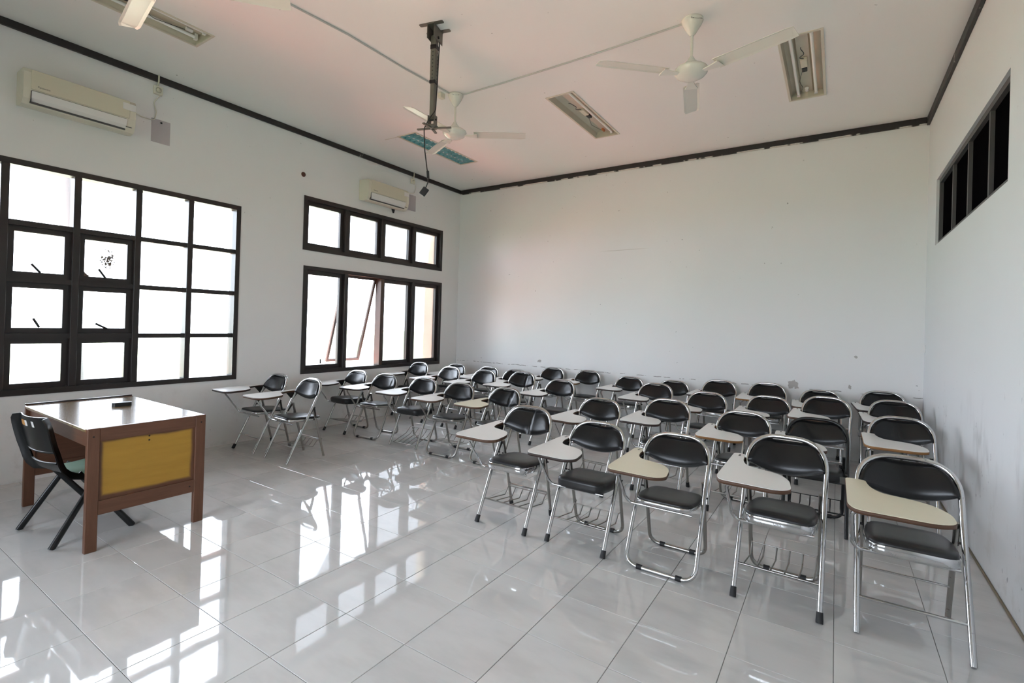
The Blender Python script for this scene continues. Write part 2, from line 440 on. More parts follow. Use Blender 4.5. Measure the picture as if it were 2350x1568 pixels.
def _peel(m):
    p = m.pos(); sep = m.node('ShaderNodeSeparateXYZ'); m.l.new(p, sep.inputs[0])
    e = m.math('ADD', sep.outputs[2], m.math('MULTIPLY', m.math('ADD', m.noise(p, 14, 3), -.5), -.010))
    f = m.math('MULTIPLY', m.ramp(e, H-.066, H-.0685), m.ramp(m.noise(p, 1.0, 3, .6, (3.5, 1, 1)), .46, .50))
    m.set(Base_Color=m.mix(f, lin('262120'), lin('cfcac2')), Roughness=.55); return m.m
M_trim_b = _peel(M_trim_b)
cornice('trim_1', (XL, YF), (XL, YB), 1, 0, .062)
cornice('trim_2', (XL+.028, YB), (XR-.028, YB), 0, -1, .078, M_trim_b)
cornice('trim_3', (XR, YF), (XR, YB), -1, 0, .085)
cornice('trim_4', (XL+.028, YF), (XR-.028, YF), 0, 1, .07)
struct('baseboard_right', MB().box(XR-.012, XR, YF, YB, 0, .012, .003), plain('dirty_joint', '8a7f6a', .8, var=.4))

# ------------------------------------------------------------------ windows
def rect_frame(mb, y0, y1, z0, z1, wd, x0, x1):
    mb.box(x0, x1, y0, y1, z0, z0+wd); mb.box(x0, x1, y0, y1, z1-wd, z1)
    mb.box(x0, x1, y0, y0+wd, z0+wd, z1-wd); mb.box(x0, x1, y1-wd, y1, z0+wd, z1-wd)
    return mb
def sash(win, y0, y1, z0, z1, wd, stay=None, dirty=False, tilt=0, mat=None):
    x0, x1 = XL-.085, XL-.04
    if tilt:
        hinge = (XL-.09, (y0+y1)/2, z1)
        mb = rect_frame(MB(), y0, y1, z0, z1, .036, XL-.120, XL-.090); mb.v = [(a-hinge[0], b-hinge[1], c-hinge[2]) for a, b, c in mb.v]
        s = obj('sash', mb, M_frame_lit, win); s.location = hinge; s.rotation_euler = (0, tilt, 0)
        p = MB().box(XL-.107-hinge[0], XL-.102-hinge[0], y0+.032-hinge[1], y1-.032-hinge[1], z0+.032-hinge[2], z1-.032-hinge[2])
        obj('pane', p, M_glass, s); return s
    s = obj('sash', rect_frame(MB(), y0, y1, z0, z1, wd, x0, x1), mat or M_frame, win)
    obj('pane', MB().box(XL-.068, XL-.063, y0+wd-.004, y1-wd+.004, z0+wd-.004, z1-wd+.004), M_glass_dirty if dirty else M_glass, s)
    if stay:
        (ya, za), (yb, zb) = stay
        obj('stay_arm', MB().tube([(XL-.035, ya, za), (XL-.035, yb, zb)], .0095, 6), M_black, s)
    return s
# window_1: the big grid, six bays of four
w1 = empty('window_1', (0, 0, 0), kind='structure')
y0, y1, z0, z1 = W1
obj('frame', rect_frame(MB(), y0, y1, z0, z1, .05, XL-.11, XL+.008), M_frame, w1)
MY = [-.215, .259, .733, 1.207, 1.681]; MZ = [1.230, 1.707, 2.180]
for m_ in MY: obj('mullion', MB().box(XL-.10, XL+.004, m_-.0265, m_+.0265, z0+.05, z1-.05, .003), M_frame, w1)
ye = [y0+.05]+[v for m_ in MY for v in (m_-.0265, m_+.0265)]+[y1-.05]
ze = [z0+.05]+[v for m_ in MZ for v in (m_-.0225, m_+.0225)]+[z1-.05]
STAY = {(2, 2): ((.442, 1.846), (.503, 1.774)), (3, 2): ((.911, 1.85), (.964, 1.773)), (2, 1): ((.465, 1.38), (.507, 1.303)), (3, 1): ((.899, 1.343), (.99, 1.294))}
for c in range(6):
    a, b = ye[2*c], ye[2*c+1]
    for k in range(3): obj('glazing_bar', MB().box(XL-.09, XL-.004, a, b, MZ[k]-.0225, MZ[k]+.0225), M_frame, w1)
    for r_ in range(4):
        za, zb = ze[2*r_], ze[2*r_+1]
        if c in (2, 3) and r_ < 3: sash(w1, a, b, za, zb, .046, STAY.get((c, r_)), dirty=(c == 3 and r_ == 2))
        else: obj('pane', MB().box(XL-.072, XL-.067, a-.003, b+.003, za-.003, zb+.003), M_glass, w1)
# window_2 and window_3: four sashes each near the back corner, one of the lower ones pushed open
def four_light(name, rect, open_at=None):
    w = empty(name, (0, 0, 0), kind='structure'); y0, y1, z0, z1 = rect
    obj('frame', rect_frame(MB(), y0, y1, z0, z1, .05, XL-.12, XL+.010), M_frame, w)
    step = (y1-y0-.1-.18)/4
    for k in range(4):
        a = y0+.05+k*(step+.06); b = a+step
        if k < 3: obj('mullion', MB().box(XL-.115, XL+.006, b, b+.06, z0+.05, z1-.05, .003), M_frame_lit if open_at == k else M_frame, w)
        stay = ((a+.27, z0+.12), (a+.272, z0+.18)) if open_at is not None and k == 0 else None
        sash(w, a, b, z0+.05, z1-.05, .055, stay=stay, tilt=math.radians(15.5) if open_at == k else 0)
    return w
four_light('window_2', W2); four_light('window_3', W3, 1)
# window_4: high blind window in the right wall, boarded behind
w4 = empty('window_4', (0, 0, 0), kind='structure'); y0, y1, z0, z1 = W4
def rframe(mb, x0, x1): return rect_frame(mb, y0, y1, z0, z1, .04, x0, x1)
obj('frame', rframe(MB(), XR+.022, XR+.08), M_greyframe, w4)
for m_ in (3.70, 4.345, 4.965): obj('mullion', MB().box(XR+.026, XR+.076, m_-.016, m_+.016, z0+.04, z1-.04), M_greyframe, w4)
yy = [y0+.04, 3.684, 3.716, 4.329, 4.361, 4.949, 4.981, y1-.04]
for k in range(4):
    obj('pane', MB().box(XR+.050, XR+.055, yy[2*k], yy[2*k+1], z0+.04, z1-.04), M_darkpane, w4)
    s_ = obj('shutter', MB().box(XR+.10, XR+.12, yy[2*k], yy[2*k+1], z0+.04, z1-.04), M_darkboard, w4)
# added_fill_window: unseen window added behind the viewer to give fill light
w5 = empty('added_fill_window', (0, 0, 0), kind='structure'); x0, x1, z0, z1 = W5
mb = MB()
for a, b in ((x0, x0+.05), (x1-.05, x1)): mb.box(a, b, YF-.1, YF, z0, z1)
for a, b in ((z0, z0+.05), (z1-.05, z1)): mb.box(x0, x1, YF-.1, YF, a, b)
obj('frame', mb, M_frame, w5)
for k in range(1, 5): obj('mullion', MB().box(x0+k*.64-.03, x0+k*.64+.03, YF-.09, YF, z0, z1), M_frame, w5)
obj('pane', MB().box(x0, x1, YF-.07, YF-.065, z0, z1), M_glass, w5)
# outside
struct('ground', MB().box(-60, 60, -60, 60, -.5, -.3), M_ground)
struct('pavement', MB().box(-6.2, XL-.151, -12, 14, -.3, -.27), M_pave)
struct('wall_outside', MB().box(-2.14, XL-.151, 5.78, 6.05, -.3, 3.9), M_yellow)
tag(obj('utility_pole', MB().tube([(-9.2, 2.9, -.3), (-9.2, 2.35, 7.5)], [.14, .09], 10), M_pole), 'pale leaning utility pole standing outside the large grid window', 'pole')

# ------------------------------------------------------------------ folding chairs
LEAN = .515
EL = Vector((0, LEAN, 1)).normalized()                         # up along the leaning tube
def on_tube(x, z): return Vector((x, LEAN*z, z))
R_T = .0128
CACHE = {}
def cached(key, fn):
    if key not in CACHE: CACHE[key] = fn()
    return CACHE[key]
def m_front_leg(sx): return MB().tube([on_tube(sx*.2, .004), on_tube(sx*.2, .44)], R_T, 9).mesh('front_leg')
def m_front_loop():
    zb = R_T
    pts = [on_tube(-.2, .44), on_tube(-.205, zb), on_tube(.205, zb), on_tube(.2, .44)]
    return MB().tube(fillet(pts, .085, 6), R_T, 9).mesh('front_leg_loop')
def m_back_frame():
    pts = [on_tube(-.2, .44), on_tube(-.2, .790), on_tube(.2, .790), on_tube(.2, .44)]
    p = fillet(pts, .16, 9)
    p = [q+Vector((0, 0, .006*(1-min(1, abs(q.x)/.2)**2) if q.z > .7 else 0)) for q in p]
    return MB().tube(p, R_T, 10).mesh('back_frame')
def top_half(u):                                               # distance along EL of the pad's top edge
    a = abs(u)
    return .884-.012*a**2-(.125*max(0, (a-.45)/.55)**2.6 if a > .45 else 0)
def m_backrest(crease=None):
    NU, NV = 26, 10; hw = .1925; mb = MB(); f = []; bk = []
    for j in range(NV+1):
        for i in range(NU+1):
            u = -1+2*i/NU; t = top_half(u); b = .690+.036*abs(u)**2.2; v = j/NV; s = b+(t-b)*v
            edge = (1-abs(u)**9)*(1-abs(2*v-1)**3.2); puff = .004+.017*max(0, edge)**.7
            curve = .046*(1-u*u)-.016
            if crease:
                for c, dep, sl in crease: puff -= dep*math.exp(-((u-c-sl*(v-.5))/.035)**2)*min(1, edge*2)
            base = EL*s+Vector((u*hw, 0, 0)); nrm = Vector((0, -1, LEAN)).normalized()
            f.append(base+nrm*(puff-curve)); bk.append(base-nrm*(.012+curve))
    n = NU+1
    mb.add(f, [(j*n+i, j*n+i+1, (j+1)*n+i+1, (j+1)*n+i) for j in range(NV) for i in range(NU)], True)
    mb.add(bk, [(j*n+i+1, j*n+i, (j+1)*n+i, (j+1)*n+i+1) for j in range(NV) for i in range(NU)], True)
    ring = [i for i in range(n)]+[j*n+NU for j in range(1, NV+1)]+[NV*n+i for i in range(NU-1, -1, -1)]+[j*n for j in range(NV-1, 0, -1)]
    m = len(ring)
    mb.add([f[k] for k in ring]+[bk[k] for k in ring], [(i, m+i, m+(i+1) % m, (i+1) % m) for i in range(m)], True)
    return mb.mesh('backrest')
SEAT = [(-.158, .035), (.158, .035), (.178, .16), (.174, .30), (.150, .425), (-.150, .425), (-.174, .30), (-.178, .16)]
SEAT_R = [.06, .06, .06, .06, .05, .05, .06, .06]
def seat_z(y): return -.022*(y-.05)/.37
def layered(outline, layers, top_dome=0.0):                    # stack of scaled outlines, closed below and above
    cx = sum(p[0] for p in outline)/len(outline); cy = sum(p[1] for p in outline)/len(outline); n = len(outline)
    vs = []; mb = MB()
    for sc, z in layers:
        for x, y in outline:
            X, Y = cx+(x-cx)*sc, cy+(y-cy)*sc; vs.append((X, Y, z+seat_z(Y)))
    fs = [(l*n+i, l*n+(i+1) % n, (l+1)*n+(i+1) % n, (l+1)*n+i) for l in range(len(layers)-1) for i in range(n)]
    mb.add(vs, fs, True)
    mb.add(vs[:n], [tuple(range(n))[::-1]]); mb.add(vs[-n:], [tuple(range(n))], True)
    return mb
def m_seat(kind):
    o = round_outline(SEAT, SEAT_R, 4)
    if kind == 'k': L = [(.965, .392), (.985, .396), (1.0, .41), (1.0, .435), (.985, .448), (.93, .458), (.8, .464), (.5, .466)]
    elif kind == 'c': L = [(.955, .418), (.975, .426), (.975, .438), (.955, .448), (.9, .456), (.75, .463), (.45, .465)]
    else: L = [(.96, .420), (.985, .425), (.985, .434), (.965, .441), (.9, .446), (.75, .450), (.45, .451)]
    return layered(o, L).mesh('seat')
def m_seat_frame(kind):
    o = round_outline(SEAT, SEAT_R, 4)
    L = {'c': [(.93, .388), (.985, .391), (1.0, .397), (1.004, .428), (.99, .434)], 't': [(.94, .403), (1.0, .408), (1.005, .416), (1.0, .424), (.98, .427)], 'k': [(.86, .383), (.88, .392)]}[kind]
    return layered(o, L).mesh('seat_frame')
def m_rear_leg(sx): return MB().tube([(sx*.180, .296, .535), (sx*.180, .33, .40), (sx*.178, .437, .004)], R_T*.92, 8).mesh('rear_leg')
def m_rear_loop():
    zb = R_T
    pts = [(-.180, .296, .535), (-.180, .33, .40), (-.178, .437, zb), (.178, .437, zb), (.180, .33, .40), (.180, .296, .535)]
    return MB().tube(fillet(pts, [.3, .075, .075, .3], 6), R_T*.92, 8).mesh('rear_leg_loop')
def m_hinge(sx):
    mb = MB()
    a, b = on_tube(sx*.192, .455), Vector((sx*.192, .30, .53))
    for p, q in ((a+Vector((0, .012, 0)), b), (Vector((sx*.190, .30, .535)), Vector((sx*.190, .325, .42)))):
        mb.tube([p, q], .010, 6, sq=.35, up=(1, 0, 0))
    for p in (a+Vector((0, .012, 0)), b, Vector((sx*.19, .322, .43))):
        mb.tube([p-Vector((.014, 0, 0)), p+Vector((.014, 0, 0))], .006, 6)
    return mb.mesh('hinge')
def m_bar(x0, x1, y, z, r, sq=1.0): return MB().tube([(x0, y, z), (x1, y, z)], r, 7, sq=sq).mesh('stretcher')
def m_basket(drop=0.0):
    mb = MB(); f = lambda y, z: z-drop*(y < .2)
    A = [(.082, .150), (.315, .120), (.365, .175), (.41, .178)]
    if drop: A = [(.03, .035), (.255, .105), (.335, .175), (.40, .178)]
    for k in range(6):
        x = -.165+.066*k
        mb.tube([(x, y, z) for y, z in A[:3]], .0042, 5)
    mb.tube([(-.195 if not drop else -.165, A[0][0], A[0][1]), (.195 if not drop else .165, A[0][0], A[0][1])], .0058, 6)
    mb.tube([(-.165, A[2][0], A[2][1]), (.165, A[2][0], A[2][1])], .0034, 5)
    for s in (-1, 1): mb.tube([(s*.165, A[2][0], A[2][1]), (s*.172, A[3][0], A[3][1]), (s*.18, A[3][0], A[3][1]+.012)], .0034, 5)
    return mb.mesh('book_basket')
TAB = [(-.285, .405), (-.265, -.165), (-.238, -.228), (.025, -.236), (.080, -.185), (.056, -.02), (.000, .070), (-.085, .105), (-.165, .130), (-.198, .205), (-.214, .290), (-.214, .405)]
TAB_R = [.03, .04, .05, .07, .09, .09, .07, .07, .06, .06, .05, .03]
TAB2 = [(-.252, .322), (-.252, -.175), (-.225, -.245), (.045, -.246), (.110, -.200), (.112, -.06), (.055, .050), (-.040, .090), (-.115, .105), (-.150, .175), (-.164, .25), (-.168, .322)]
def m_tablet(shape): return MB().prism(round_outline(shape, TAB_R, 4), .6445, .664).mesh('writing_tablet')
def m_edge(shape):
    o = round_outline(shape, TAB_R, 4); n = len(o); mb = MB()
    cx, cy = -.12, .0
    def off(i, d):
        a, b = Vector(o[i-1]), Vector(o[(i+1) % n]); t = (b-a).normalized(); return (o[i][0]+t.y*d*OS, o[i][1]-t.x*d*OS)
    ar = sum(o[i-1][0]*o[i][1]-o[i][0]*o[i-1][1] for i in range(n)); OS = 1 if ar > 0 else -1
    rings = [[off(i, d)+(z,) for i in range(n)] for d, z in ((-.002, .6438), (.0014, .6438), (.0014, .6615), (-.002, .6615))]
    vs = [v for r in rings for v in r]
    fs = [(k*n+i, k*n+(i+1) % n, ((k+1) % 4)*n+(i+1) % n, ((k+1) % 4)*n+i) for k in range(4) for i in range(n)]
    return mb.add(vs, fs, True).mesh('edge_strip')
def m_support():
    mb = MB()
    mb.tube(fillet([(-.180, -.125, .640), (-.232, -.085, .600), (-.226, .045, .425), (-.206, .066, .386), (-.10, .072, .384)], .05, 5), .0092, 8)
    mb.tube([(-.11, .075, .382), (.165, .075, .382)], .0075, 7)
    mb.box(-.215, -.145, -.150, -.105, .638, .6445)
    return mb.mesh('tablet_support')
def m_bracket():
    mb = MB(); pts = [(.235, .644), (.395, .644), (.352, .612), (.318, .568), (.300, .572)]
    for x in (-.222, -.216): pass
    n = len(pts); vs = [(-.224, y, z) for y, z in pts]+[(-.214, y, z) for y, z in pts]
    mb.add(vs, [tuple(range(n)), tuple(range(n, 2*n))[::-1]]+[(i, n+i, n+(i+1) % n, (i+1) % n) for i in range(n)])
    mb.box(-.275, -.200, .24, .39, .640, .6445)
    return mb.mesh('tablet_bracket')
def m_foot(front):
    a = on_tube(0, 0) if front else Vector((0, .4381, 0)); d = EL if front else Vector((0, -.107, .396)).normalized()
    p = [a-Vector((0, 0, 0)), a+d*.012, a+d*.05]
    return MB().tube(p, [.0165, .0172, .0152], 9).mesh('rubber_foot')
def m_clip(y): return MB().tube([(-.016, y, .0145), (.016, y, .0145)], .0168, 8).mesh('rubber_clip')
def m_screws(): 
    mb = MB()
    for x, y in ((-.245, .345), (-.247, .372)): mb.lathe([(.0001, .6655), (.006, .6655), (.007, .6642)], 8, (x, y, 0))
    return mb.mesh('screw')

def chair(n, x, y, yaw, hs, front, rear, seat, tab, edge, basket, label, frame='c', shape='a', crease=None, sx=1.0, feet=(1, 1, 1, 1), dull=False, cross=False):
    """feet: rubber on front left, front right, rear left, rear right"""
    root = empty('folding_chair', (x, y, 0), math.radians(yaw), (sx, hs, hs), label=label, cat='chair', group='folding tablet chairs set out in rows')
    mt = M_blackpaint if frame == 'k' else (M_dull if dull else M_chrome); mk = ('k' if frame == 'k' else 'd' if dull else 'c')
    def part(name, key, fn, mat, parent=root):
        me = cached((key, mat.name), fn)
        return obj(name, me, mat, parent)
    part('back_frame', 'bf', m_back_frame, mt)
    part('backrest', ('br', crease), lambda: m_backrest(crease), M_vinyl)
    if front == 'u':
        l = part('front_leg_loop', 'fu', m_front_loop, mt)
        for s in (-1, 1):
            c = part('rubber_clip', 'fclip', lambda: m_clip(.0065), M_rubber, l); c.location = (s*.115, 0, 0)
    else:
        for k, s in enumerate((-1, 1)):
            l = part('front_leg', ('fl', s), lambda: m_front_leg(s), mt)
            if feet[k]: c = part('rubber_foot', 'ff', lambda: m_foot(True), M_rubber, l); c.location = (s*.2, 0, 0)
    rt = M_blackpaint if frame == 'k' else M_dull
    if rear == 'u':
        l = part('rear_leg_loop', 'ru', m_rear_loop, rt)
        for s in (-1, 1):
            c = part('rubber_clip', 'rclip', lambda: m_clip(.437), M_rubber, l); c.location = (s*.095, 0, 0)
    else:
        for k, s in enumerate((-1, 1)):
            l = part('rear_leg', ('rl', s), lambda: m_rear_leg(s), rt)
            if feet[2+k]: c = part('rubber_foot', 'rf', lambda: m_foot(False), M_rubber, l); c.location = (s*.178, 0, 0)
        part('stretcher', 'rs', lambda: m_bar(-.178, .178, .387, .185, .0095, .7), mt)
        if cross: part('stretcher', 'rs2', lambda: m_bar(-.2, .2, LEAN*.15, .15, .0105, .75), mt)
    for s in (-1, 1): part('hinge', ('hg', s), lambda: m_hinge(s), M_darkmetal)
    st = part('seat', ('seat', seat), lambda: m_seat(seat), M_seatvinyl)
    part('seat_frame', ('sf', seat), lambda: m_seat_frame(seat), M_blackpaint if seat == 'k' else mt)
    tb = part('writing_tablet', ('tab', shape), lambda: m_tablet(TAB2 if shape == 'b' else TAB), M_lam_cream if tab == 'c' else M_lam_grey)
    part('edge_strip', ('edge', shape), lambda: m_edge(TAB2 if shape == 'b' else TAB), {'b': M_edge_brown, 'd': M_edge_dark, 'o': M_edge_orange}[edge], tb)
    part('screw', 'scr', m_screws, M_screw, tb)
    part('tablet_support', 'sup', m_support, mt); part('tablet_bracket', 'brk', m_bracket, M_blackpaint if frame == 'k' else M_darkmetal)
    if basket: part('book_basket', ('bas', basket), lambda: m_basket(1.0 if basket == 2 else 0.0), M_blackpaint if frame == 'k' else M_dull)
    return root
CR1 = ((.04, .016, 0), (.10, .012, .02)); CR2 = ((.33, .012, .12), (.43, .012, .16)); CR3 = ((.30, .010, 0),); CR4 = ((.62, .008, .1),)
L = 'folding chair with black vinyl pads'
chairs = [
 # n, x, y, yaw, hs, front, rear, seat, tablet, edge, basket, label, extras
 (1, -1.285, 2.078, -.8, 1.005, 's', 's', 't', 'g', 'd', 0, 'front-row folding chair nearest the window wall, its right front foot cap missing', dict(feet=(1, 0, 1, 1), cross=True)),
 (2, -.682, 2.078, -1.3, 1.0, 'b', 's', 't', 'g', 'b', 1, 'front-row folding chair without rubber feet, second from the window wall', dict(feet=(0, 0, 0, 0))),
 (3, -1.324, 3.277, 0, .954, 's', 'u', 'k', 'g', 'd', 1, 'second-row folding chair nearest the windows, thick all-black seat, bent basket', dict()),
 (4, -.774, 3.305, 5.1, .945, 'u', 'u', 't', 'g', 'd', 0, 'grey folding chair on two bent-tube loops, second from windows in second row', dict(dull=True, crease=CR4)),
 (5, -1.443, 4.578, 0, 1.0, 's', 's', 'c', 'g', 'd', 0, 'third-row folding chair standing tight under the lower back window', dict()),
 (6, -.131, 3.301, 2.2, .953, 's', 'u', 'k', 'g', 'd', 2, 'folding chair whose wire basket sags down to the floor, second row', dict(feet=(0, 0, 1, 1))),
 (7, -.726, 4.455, -2.9, .99, 's', 's', 'k', 'g', 'b', 0, 'third-row folding chair second from the windows, bright glare on its backrest', dict()),
 (8, .45, 3.27, 1.3, .945, 'u', 'u', 't', 'g', 'b', 1, 'loop-legged folding chair with wire basket, fourth from windows in second row', dict(dull=True)),
 (9, -1.2, 5.22, 0, .95, 's', 's', 'c', 'g', 'd', 0, 'fourth-row folding chair in the corner nearest window wall, behind glare-lit chair', dict()),
 (10, -.102, 4.455, -2.6, .989, 's', 's', 'c', 'g', 'd', 1, 'third-row folding chair third from the window wall, plain smooth backrest', dict()),
 (11, -.56, 5.22, -2, .955, 's', 's', 'c', 'g', 'd', 0, 'fourth-row folding chair second from the window corner, mostly hidden', dict()),
 (12, 1.03, 3.287, -3.6, .947, 'u', 'u', 't', 'c', 'b', 0, 'loop-legged folding chair with two slanting creases in its backrest, second row', dict(crease=CR2, dull=True)),
 (13, .045, 5.065, 0, .965, 's', 's', 'c', 'g', 'd', 0, 'fourth-row folding chair third from window corner, only backrest top showing', dict()),
 (14, .459, 4.581, .2, 1.0, 's', 's', 'c', 'g', 'd', 1, 'third-row folding chair with one thin vertical seam line in its backrest', dict(crease=CR3)),
 (15, 2.026, 2.11, .3, 1.016, 's', 's', 'c', 'g', 'b', 1, 'front-row folding chair with vertical crease in mid backrest and chrome seat rim', dict(crease=CR1)),
 (16, .325, 5.69, -1.7, .985, 's', 's', 'c', 'g', 'd', 0, 'back-row folding chair that stands first from the left along the back wall', dict()),
 (17, 1.139, 4.335, -5.0, .972, 's', 'u', 'k', 'g', 'd', 0, 'third-row folding chair with thick black seat, behind the slant-creased chair', dict()),
 (18, .94, 5.65, -.9, .99, 's', 's', 'c', 'g', 'o', 0, 'back-row folding chair with raw orange tablet edge, second along back wall', dict()),
 (19, 2.150, 3.186, -3.5, .971, 's', 's', 'c', 'g', 'b', 1, 'second-row folding chair directly behind the front chair with creased backrest', dict()),
 (20, 2.593, 2.13, -.4, .96, 's', 'u', 'k', 'g', 'd', 1, 'front-row folding chair with thick all-black seat and wire basket', dict()),
 (21, 1.59, 5.58, -3, .95, 's', 's', 'c', 'g', 'd', 0, 'back-row folding chair third along the back wall, grey tablet beside it', dict()),
 (22, 2.185, 4.816, -1.8, .981, 's', 'u', 'k', 'g', 'd', 1, 'third-row folding chair in front of two back-wall chairs, large grey tablet', dict()),
 (23, 2.19, 5.58, -3, .95, 's', 's', 'c', 'g', 'd', 0, 'back-row folding chair fourth along back wall, half hidden by chair in front', dict()),
 (24, 2.690, 3.525, -.8, .984, 's', 's', 'c', 'g', 'd', 1, 'second-row folding chair directly behind front chair with thick black seat', dict()),
 (25, 3.139, 2.13, -.3, .955, 'u', 'u', 't', 'c', 'b', 0, 'front-row folding chair on bent-tube loops with cream tablet', dict()),
 (26, 2.805, 4.588, -3.5, .955, 's', 's', 'c', 'g', 'b', 0, 'third-row folding chair in line behind the cream-tablet loop chair', dict()),
 (27, 2.74, 5.66, -2, 1.005, 's', 's', 'c', 'g', 'd', 0, 'back-row folding chair fifth along the back wall, fully visible backrest', dict()),
 (28, 3.345, 3.412, -1.2, .96, 's', 'u', 't', 'g', 'o', 1, 'second-row folding chair with chipped orange tablet edge, behind loop-legged front chair', dict()),
 (29, 3.389, 4.786, -1.8, .95, 's', 's', 'c', 'g', 'd', 0, 'third-row folding chair behind the black-painted chair, left of its backrest', dict()),
 (30, 3.29, 5.66, -1, 1.02, 's', 's', 'c', 'g', 'o', 0, 'back-row folding chair left of the bare plaster patch on back wall', dict()),
 (31, 3.74, 2.145, -1.5, 1.04, 's', 'u', 'c', 'g', 'b', 1, 'front-row folding chair with a small printed mark on its chrome seat rim', dict(shape='a')),
 (32, 3.868, 3.46, 0, .965, 's', 'u', 'k', 'g', 'b', 1, 'folding chair with black-painted frame and basket, thick black seat', dict(frame='k', feet=(0, 0, 1, 1))),
 (33, 3.85, 5.66, 1, .98, 's', 's', 'c', 'g', 'b', 0, 'back-row folding chair second from the right wall, right of plaster patch', dict()),
 (34, 3.889, 4.68, -3.6, 1.018, 's', 's', 'c', 'g', 'b', 1, 'third-row folding chair second from the right wall, behind the black-painted one', dict()),
 (35, 4.43, 5.665, 2, 1.03, 's', 's', 'c', 'g', 'd', 0, 'back-row folding chair in the corner of back and right walls', dict()),
 (36, 4.463, 4.955, -.2, 1.008, 's', 's', 'c', 'g', 'd', 0, 'third-row folding chair beside the right wall, one before corner chair', dict()),
 (37, 4.414, 3.804, 0, 1.001, 's', 's', 'c', 'g', 'o', 1, 'second-row folding chair beside right wall, white tablet with orange edge', dict(shape='b')),
 (38, 4.302, 2.157, .2, 1.01, 'b', 's', 'c', 'c', 'b', 0, 'front-row folding chair beside right wall, wide cream tablet and bare leg ends', dict(shape='b', feet=(0, 0, 0, 0), cross=True, sx=1.05)),
]
roots = {}
for c in chairs: roots[c[0]] = chair(*c[:12], **c[12])
mk = obj('printed_mark', text_mesh('Lotus', .016), M_ink, roots[31]); mk.location = (0, .0335, .414); mk.rotation_euler = (math.radians(90), 0, 0)

# ------------------------------------------------------------------ teacher's desk, case, chair
DX0, DX1, DY0, DY1, DZ = -.985, .285, .262, .935, .748
desk = empty('teacher_desk', (0, 0, 0), label='brown wooden teacher desk with glossy top and yellow plywood end panel', cat='desk')
def desk_side(x0, x1, flip):
    for a, b in ((DY0, DY0+.063), (DY1-.066, DY1)): obj('leg', MB().box(x0, x1, a, b, 0, DZ, .003), M_desk, desk)
    obj('rail', MB().box(x0+.001, x1-.001, DY0+.063, DY1-.066, .668, DZ-.001), M_desk_h, desk)
    obj('rail', MB().box(x0+.001, x1-.001, DY0+.063, DY1-.066, .218, .303), M_desk_h, desk)
    p = obj('side_panel', MB().box(x0+.010, x1-.010, DY0+.063, DY1-.066, .303, .668), M_desk_h if flip else M_panel, desk)
    mb = MB()
    for y, z in ((.292, .698), (.905, .698), (.84, .262), (.59, .655), (.59, .628)):
        mb.add([(x1+.0008 if z > .66 or z < .3 else x1-.0095, y+.006*math.cos(k*math.pi/4), z+.006*math.sin(k*math.pi/4)) for k in range(8)], [tuple(range(8))])
    if not flip: obj('screw', mb, M_screw, desk)
desk_side(DX1-.032, DX1, False); desk_side(DX0, DX0+.032, True)
top = obj('desktop', MB().box(DX0+.032, DX1-.032, DY0-.004, DY1, DZ-.022, DZ-.002, .003), M_desktop, desk)
obj('edge_lip', MB().box(DX0-.002, DX0+.012, DY0, DY1, DZ, DZ+.010, .002), M_lip, desk)
obj('apron', MB().box(DX0+.032, DX1-.032, DY0+.022, DY0+.040, .628, DZ-.022), M_desk_h, desk)
obj('edge_strip', MB().box(DX0+.032, DX1-.032, DY0+.004, DY0+.021, .716, DZ-.022, .002), M_desk_h, desk)
obj('modesty_panel', MB().box(DX0+.032, DX1-.032, DY1-.06, DY1-.04, .22, DZ-.022), M_desk_h, desk)
obj('sticker', MB().box(.20, .245, .835, .885, DZ-.002, DZ-.0014), plain('grey_sticker', '9fa3a6', .4), desk)
o = tag(obj('spectacle_case', MB().prism(round_outline([(-.032, -.062), (.032, -.062), (.032, .062), (-.032, .062)], .028, 6), 0, .028, True), M_black), 'small black rounded case lying on the glossy desk', 'case')
o.location = (-.50, .70, DZ-.0014); o.rotation_euler = (0, 0, math.radians(-16))

tch = empty('teacher_chair', (-.19, 0, 0), math.radians(8), label='black plastic chair with green cushions pulled up to the desk', cat='chair')
PROF = [(.150, .792), (.154, .766), (.162, .73), (.175, .67), (.190, .61), (.202, .572), (.212, .536), (.222, .500), (.236, .468), (.264, .435), (.307, .412), (.36, .402), (.43, .402), (.505, .408), (.575, .412), (.625, .40), (.64, .38)]
NX = 18
def shell_pt(k, u, off=0.0):
    y, z = PROF[k]; a = max(0, k-1); b = min(len(PROF)-1, k+1)
    t = Vector((0, PROF[b][0]-PROF[a][0], PROF[b][1]-PROF[a][1])).normalized(); nrm = Vector((0, t.z, -t.y))   # behind / below the seat
    hw = .232 if k < 10 else .235-.02*max(0, (k-13)/3)
    if k == 0: hw = .190
    if k == 1: hw = .222
    sag = .040*(1-u*u) if k < 9 else .024*(1-u*u)
    fl = -.0+.05*max(0, (abs(u)-.86)/.14)**1.5
    p = Vector((u*hw, y, z))+nrm*(sag+fl*(.9 if k < 10 else .6)+off)
    return p
mb = MB(); SN = len(PROF)
for off, flip in ((0, False), (.007, True)):
    vs = [shell_pt(k, -1+2*i/NX, off) for k in range(SN) for i in range(NX+1)]; fs = []
    for k in range(SN-1):
        for i in range(NX):
            u = -1+2*(i+.5)/NX
            if (k == 5 and abs(u) < .75) or (k == 6 and abs(u) < .65): continue          # the hand slot
            f = (k*(NX+1)+i, k*(NX+1)+i+1, (k+1)*(NX+1)+i+1, (k+1)*(NX+1)+i)
            fs.append(f[::-1] if flip else f)
    mb.add(vs, fs, True)
def rim(ids):
    a = [shell_pt(k, u, 0) for k, u in ids]; b = [shell_pt(k, u, .007) for k, u in ids]; m = len(ids)
    mb.add(a+b, [(i, i+1, m+i+1, m+i) for i in range(m-1)], True)
